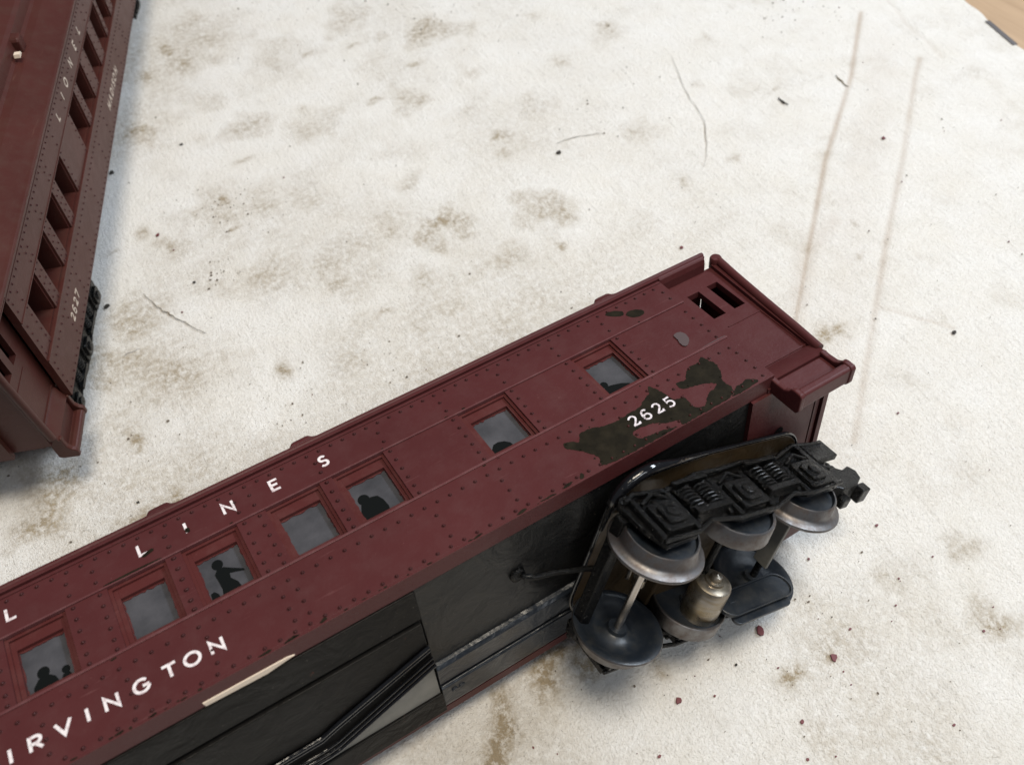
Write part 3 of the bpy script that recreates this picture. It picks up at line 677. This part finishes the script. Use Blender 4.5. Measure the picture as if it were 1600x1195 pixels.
    uf.build('underframe', M_PAN, root, bevel=0.3)
    g = MB(); g.prism([(-275,-46),(-244,-61),(-156,-61),(-125.5,-46),(-125.5,-64.4),(-275,-64.4)], -0.2, 1.25, 'y')
    g.build('bare_floor_panel', M_GREY, root)
    # bent channel
    ch = MB()
    top = [(-275,-34),(-244,-45.6),(-238,-48.1),(-162,-48.1),(-156.5,-45.6),(-125.3,-34)]
    bot = [(-275,-45),(-241,-59.6),(-238,-60),(-162,-60.2),(-158.5,-59.6),(-125.0,-45)]
    mid = [((a[0]+b_[0])/2, (a[1]+b_[1])/2) for a, b_ in zip(top, bot)]
    n_ = len(top)
    for q in range(n_-1):   # shallow trough between two rolled lips
        (a0, b0, c0), (a1, b1, c1) = ((top[k], mid[k], bot[k]) for k in (q, q+1))
        ch.add([(a0[0],-1.5,a0[1]),(a1[0],-1.5,a1[1]),(b1[0],0.6,b1[1]),(b0[0],0.6,b0[1]),(c1[0],-1.5,c1[1]),(c0[0],-1.5,c0[1])],
               [(0,3,2,1),(3,5,4,2)])
    ch.prism(top + bot[::-1], 0.7, 1.2, 'y')
    co = ch.build('bent_channel', M_PAN, root, bevel=0.0)
    for lines in (((top, 0, 0.7), (top, -2.0, 0.45)), ((bot, 0, 0.7), (bot, 2.0, 0.4), (bot, 3.6, 0.4))):
        ch = MB(); ch.box(lines[0][0][0][0], lines[0][0][0][0]+0.6, -1.6, 0.9, lines[0][0][0][1]-2.2, lines[0][0][0][1]+2.2)
        for line, off, r0 in lines:
            ch.tube([(p[0], -1.5 if off < 3 else -1.0, p[1]+off) for p in line], r0, 10)
        ch.build('channel_lip', M_BLACKGLOSS, co, smooth=False)
    w = MB(); w.prism([(-181.9,-4.6),(-181.6,-6.3),(-166,-7.0),(-158.2,-5.6),(-160,-4.9)], -0.35, 0.2, 'y')
    w.build('cream_strip', M_CREAM, root, bevel=0.1)
    wi = MB()
    wi.tube([(-93.5,0.5,-27),(-92.6,-1.6,-27),(-90,-3.0,-27.4),(-84,-4.0,-29),(-76,-6.5,-31),(-68,-10,-33)], 0.95, 8)
    wi.lathe([(0.1,-0.6),(2.4,-0.6),(2.6,0.6),(0.1,0.6)], 'y', (-94.2, 0, -26.6), 14)
    wi.build('wire', M_CAST, root, smooth=True)
    # ---- lettering
    for word, us in (('LIONEL', (-286.4,-270.8,-262.0,-246.2,-231.6,-217.7)), ('LINES', (-183.1,-169.9,-159.0,-144.8,-129.6))):
        t = MB()
        for ch_, uu in zip(word, us): glyph(t, ch_, uu, 46.9, 4.5, 0.78, 0.03, 0.95)
        t.build('line_lettering', white, root)
    t = MB()
    for ch_, uu in zip(name_word, name_u): glyph(t, ch_, uu, 7.3, 4.35, 0.80, 0.03, 1.05)
    t.build('name_lettering', white, root)
    t = MB()
    for k, ch_ in enumerate(number):
        glyph(t, ch_, num_u + k*4.35, 7.3, 4.5, 0.58, 0.12, 1.0)
    t.build('number_lettering', M_WHITEN if digits_clear else white, root)
    # ---- bare patches
    for k, (poly, mat, z, amp) in enumerate(patches):
        flat_patch('bare_patch', ragged(poly, amp*1.25, 0.5, k), z, mat, root)
    make_truck(root, right_truck[0], right_truck[1])
    make_truck(root, left_truck[0], left_truck[1])
    return root

def root_empty(name, M):
    o = bpy.data.objects.new(name, None); scene.collection.objects.link(o); o.matrix_world = M; return o
# pose of the overturned car (its own side faces up, its underside towards the viewer)
al, be = math.radians(8), math.radians(-1)
T = (Matrix.Rotation(al, 4, 'X') @ Matrix.Rotation(be, 4, 'Y')).transposed()
car1 = root_empty('passenger_car', Matrix.Translation((0, 0, 85.87*K)) @ T)
tag(car1, 'burgundy toy passenger coach lying on its side, paint worn off around 2625, wheels showing', 'toy coach', 'toy passenger coaches')
chips = []
def chip(u, v, w, h): chips.append(([(u-w,v-h*0.4),(u-w*0.3,v+h*0.6),(u+w*0.5,v+h),(u+w,v+h*0.2),(u+w*0.4,v-h*0.8),(u-w*0.5,v-h)], M_BAKE, 0.0, 0.08))
for u, v, w, h in ((-90.2,0.8,1.7,0.5),(-75,1.2,1.9,0.5),(-81.5,0.7,1.8,0.35),(-164,0.7,1.5,0.45),(-157.5,0.7,1.9,0.45),(-148.6,1.0,1.1,0.5),(-104,0.7,1.6,0.35),(-180.5,49.0,0.0,0),(-200,0.8,1.2,0.4),(-192,0.7,0.9,0.35),(-70,1.6,0.9,0.9)):
    if w: chip(u, v, w, h)
rg_ = random.Random(5)
for _ in range(26):
    pu, pv = rg_.choice(PA); r_ = rg_.uniform(0.12, 0.38); pu += rg_.gauss(0, 1.6); pv += rg_.gauss(0, 1.4)
    if pv > 0.8: chips.append(([(pu + r_*rg_.uniform(0.6, 1.3)*math.cos(a*1.05), pv + r_*rg_.uniform(0.6, 1.3)*math.sin(a*1.05)) for a in range(6)], M_BAKE, 0.0, 0.02))
for _ in range(40):
    pu = rg_.uniform(-215, -5); r_ = rg_.uniform(0.12, 0.45); e_ = rg_.uniform(1, 3.4)
    pv = rg_.choice((0.5, 0.7, 20.5, 43.4, 0.6))
    chips.append(([(pu + e_*r_*rg_.uniform(0.6, 1.3)*math.cos(a*1.05), pv + r_*rg_.uniform(0.6, 1.3)*math.sin(a*1.05)*0.7) for a in range(6)], M_BAKE, 0.0, 0.02))
chips.append(([(-182.2,47.0),(-179.4,47.9),(-179.2,46.9),(-181.8,46.2)], M_BAKE, 0.09, 0.05))
chips.append(([(-169.7,48.9),(-168.6,48.6),(-168.9,47.2),(-169.9,47.6)], M_BAKE, 0.09, 0.05))
chips.append(([(-193,43.3),(-186,43.5),(-178.5,43.3),(-178.7,42.9),(-186,42.8),(-192.8,42.9)], M_BAKE, 0.24, 0.03))
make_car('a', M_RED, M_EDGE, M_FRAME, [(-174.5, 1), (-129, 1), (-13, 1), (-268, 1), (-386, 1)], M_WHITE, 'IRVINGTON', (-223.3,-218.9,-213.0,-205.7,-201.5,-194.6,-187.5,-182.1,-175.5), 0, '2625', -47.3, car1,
         [(PA, M_BAKE, 0.0, 0.16), (PB, M_BAKE, 0.0, 0.12), (PC, M_BAKE, 0.0, 0.08), (PD, M_BAKE, 0.0, 0.08), (PE, M_WORN, 0.0, 0.08), (PG, M_WORN, -0.30, 0.04)] + chips,
         ((-36.59, -18.6, -46.14), math.atan2(0.368, 0.929)), ((-363.4, -18.6, -39.5), math.pi), True)
yaw = math.radians(-22.2)
xa = Vector((-math.sin(yaw), math.cos(yaw), 0)); ya = Vector((0, 0, 1)); za = Vector((math.cos(yaw), math.sin(yaw), 0))
Rm = Matrix((xa, ya, za)).transposed().to_4x4() @ Matrix.Rotation(math.radians(-1), 4, 'X')
sc = 0.9576
M2 = Matrix.Translation(Vector((-190.93, 161.70, 30.64))*K) @ Rm @ Matrix.Scale(sc, 4) @ Matrix.Translation(Vector((400, 0, 0))*K)
car2 = root_empty('passenger_car', M2)
tag(car2, 'dusty burgundy toy passenger coach standing upright on its wheels at the left, numbered 2627', 'toy coach', 'toy passenger coaches')
make_car('b', M_RED2, M_RED2, M_RED2, [(-255, 0)], M_WHITE2, 'MADISON', (-222.5,-216.5,-210.2,-204.8,-202.0,-197.6,-191.0), 0, '2627', -368, car2, [],
         ((-36.6, -18.6, -39.5), 0.0), ((-357, -18.6, -36.8), math.pi), False)

# ------------------------------------------------------------------ bits lying on the cloth
def flake(name, x, y, r, mat, label, cat, z=0.0, el=1.3, ang=0.0, grp=None):
    rg = random.Random(int(x*7+y*13)); n = 9; pts = []
    for k in range(n):
        a = 2*math.pi*k/n; rr = r*rg.uniform(0.65, 1.2)
        px, py = rr*el*math.cos(a), rr*math.sin(a)
        pts.append((px*math.cos(ang)-py*math.sin(ang), px*math.sin(ang)+py*math.cos(ang)))
    m = MB(); m.prism(pts, 0, max(0.35, r*0.5)); o = m.build(name, mat, bevel=0.15)
    o.location = (x*K, y*K, 0.25*K)
    tag(o, label, cat, grp); return o
for a in [
 (-19.8,-41.8,1.5,M_FLAKE,'dark red paint flake nearest the wheels of the overturned coach',1.3,1.2),
 (-18.6,-36.8,0.8,M_FLAKE,'small dark red flake just beside the larger one near the wheels',1.6,1.0),
 (-5.0,-62.4,1.2,M_FLAKE,'rounded dark red paint flake on clean cloth below right of the wheels',1.3,1.4),
 (-58.8,-45.9,1.0,M_FLAKE,'dark red paint flake on the cloth between the brown stain and the bottom edge',1.2,0.9),
 (-29.0,-72.7,0.8,M_FLAKE,'dark red paint flake lying lowest, below right of the coach',1.2,0.3),
 (75.9,121.6,0.9,M_FLAKE,'small dark red flake above the roof corner of the overturned coach',1.3,0.0),
 (217.2,128.7,1.0,M_FLAKE,'small red flake between the two long creases',1.3,0.2),
 (-133.0,267.0,0.9,M_FLAKE,'red flake on the cloth right beside the side of the upright coach',1.2,0.6)]:
    flake('paint_flake', a[0], a[1], a[2], a[3], a[4], 'paint flake', el=a[5], ang=a[6], grp='paint flakes on the cloth')
for a in [
 (66.1,212.4,1.6,'largest dark crumb, in the middle of the bare cloth',1.2),(142.8,15.7,1.3,'dark crumb at the end of a thin grey line right of the coach',1.1),
 (-138.3,326.0,1.6,'dark crumb touching the edge of the upright coach',1.1),(-99.6,328.5,1.1,'small dark crumb near the upper left, right of the upright coach',1.2),
 (-168.0,233.4,1.6,'brown black crumb beside the truck of the upright coach',1.1),(-128.9,226.4,1.0,'tiny black crumb at the end of the long dark hair',1.0),
 (-187.9,125.2,0.8,'tiny crumb by the lower corner step of the upright coach',1.0),(-34.7,-46.8,0.7,'tiny dark crumb just below the wheels of the overturned coach',1.0)]:
    flake('crumb', a[0], a[1], a[2]*0.8, M_CRUMB, a[3], 'crumb', el=a[4], grp='dark crumbs on the cloth')
def thread(pts, r, label, mat=M_CRUMB):
    # smooth the polyline a little
    P = [Vector((p[0], p[1], 0.55)) for p in pts]; out = []
    for i in range(len(P)-1):
        p0, p1, p2, p3 = P[max(i-1, 0)], P[i], P[i+1], P[min(i+2, len(P)-1)]
        for k in range(6):
            t = k/6; out.append(0.5*((2*p1)+(p2-p0)*t+(2*p0-5*p1+4*p2-p3)*t*t+(3*p1-p0-3*p2+p3)*t**3))
    out.append(P[-1]); rg = random.Random(int(pts[0][0]*3)); out = [p + Vector((rg.gauss(0, 0.28), rg.gauss(0, 0.28), 0)) for p in out]
    m = MB(); m.tube(out, [r*rg.uniform(0.45, 1.1)*(0.4+0.6*math.sin(math.pi*min(1, (i+1)/len(out)))) for i in range(len(out))], 6)
    tag(m.build('hair', mat, smooth=True), label, 'hair')
M_HAIR = Mat('grey_brown_fibre', (0.24, 0.20, 0.15), 0.8).m
M_HAIR2 = Mat('faint_grey_fibre', (0.58, 0.55, 0.51), 0.8).m
thread([(-151.3,232.1),(-148.5,221.5),(-145.9,214.5),(-141,204.5),(-135.4,193.3)], 0.34, 'long dark hair right of the upright coach near its truck', M_HAIR)
thread([(170.6,249.4),(154.8,215),(147.4,192),(131.1,170.1),(122.2,162.3)], 0.28, 'faint long curved hair in the upper right of the cloth', M_HAIR2)
thread([(69.7,219.6),(81.3,218.5),(96.5,213.2)], 0.35, 'short pale fibre by the largest dark crumb', M_HAIR2)
thread([(236.1,183.6),(234.2,171.6)], 0.45, 'short fibre crossing the long crease near the top right', M_HAIR)
thread([(194.8,185.5),(194.2,182.1),(195.5,178.0)], 0.7, 'short thick black fibre left of the long crease', M_CRUMB)
thread([(-169.9,201),(-162.8,200.7)], 0.35, 'short thin fibre beside the truck of the upright coach', M_HAIR2)
# fine dirt nobody could count
m = MB(); cnt = 0
cl = [(RNG.uniform(-200, 320), RNG.uniform(-110, 440), RNG.uniform(6, 30)) for _ in range(26)]
while cnt < 900:
    x = RNG.uniform(-230, 340); y = RNG.uniform(-120, 480)
    if cnt % 3:
        c_ = cl[int(RNG.integers(0, 26))]; x = c_[0]+RNG.normal(0, c_[2]); y = c_[1]+RNG.normal(0, c_[2])
    if x > edge_x(y)-4: continue
    r = 0.12 + 0.40*RNG.random()**4; n = 5
    a0 = RNG.uniform(0, 6.28); e = RNG.uniform(0.5, 1.6)
    m.prism([(x + r*e*math.cos(a0+2*math.pi*k/n), y + r*math.sin(a0+2*math.pi*k/n)) for k in range(n)], 0.1, 0.6); cnt += 1
tag(m.build('dirt_specks', Mat('brown_grey_dirt', (0.16, 0.13, 0.10), 0.9).m), 'fine dark specks of dirt scattered over the cloth', 'dirt', kind='stuff')

m = MB(); cnt = 0
while cnt < 70:
    if cnt % 2: x, y = RNG.uniform(-110, 60), RNG.uniform(-100, -30)
    else: x, y = RNG.uniform(-200, 300), RNG.uniform(-60, 420)
    if x > edge_x(y)-4: continue
    r = 0.15 + 0.40*RNG.random()**2; e = RNG.uniform(0.6, 1.6); a0 = RNG.uniform(0, 6.28)
    m.prism([(x + r*e*math.cos(a0+2*math.pi*k/5), y + r*math.sin(a0+2*math.pi*k/5)) for k in range(5)], 0.1, 0.6); cnt += 1
tag(m.build('paint_dust', M_FLAKE), 'tiny dark red specks of chipped paint strewn over the cloth', 'paint dust', kind='stuff')
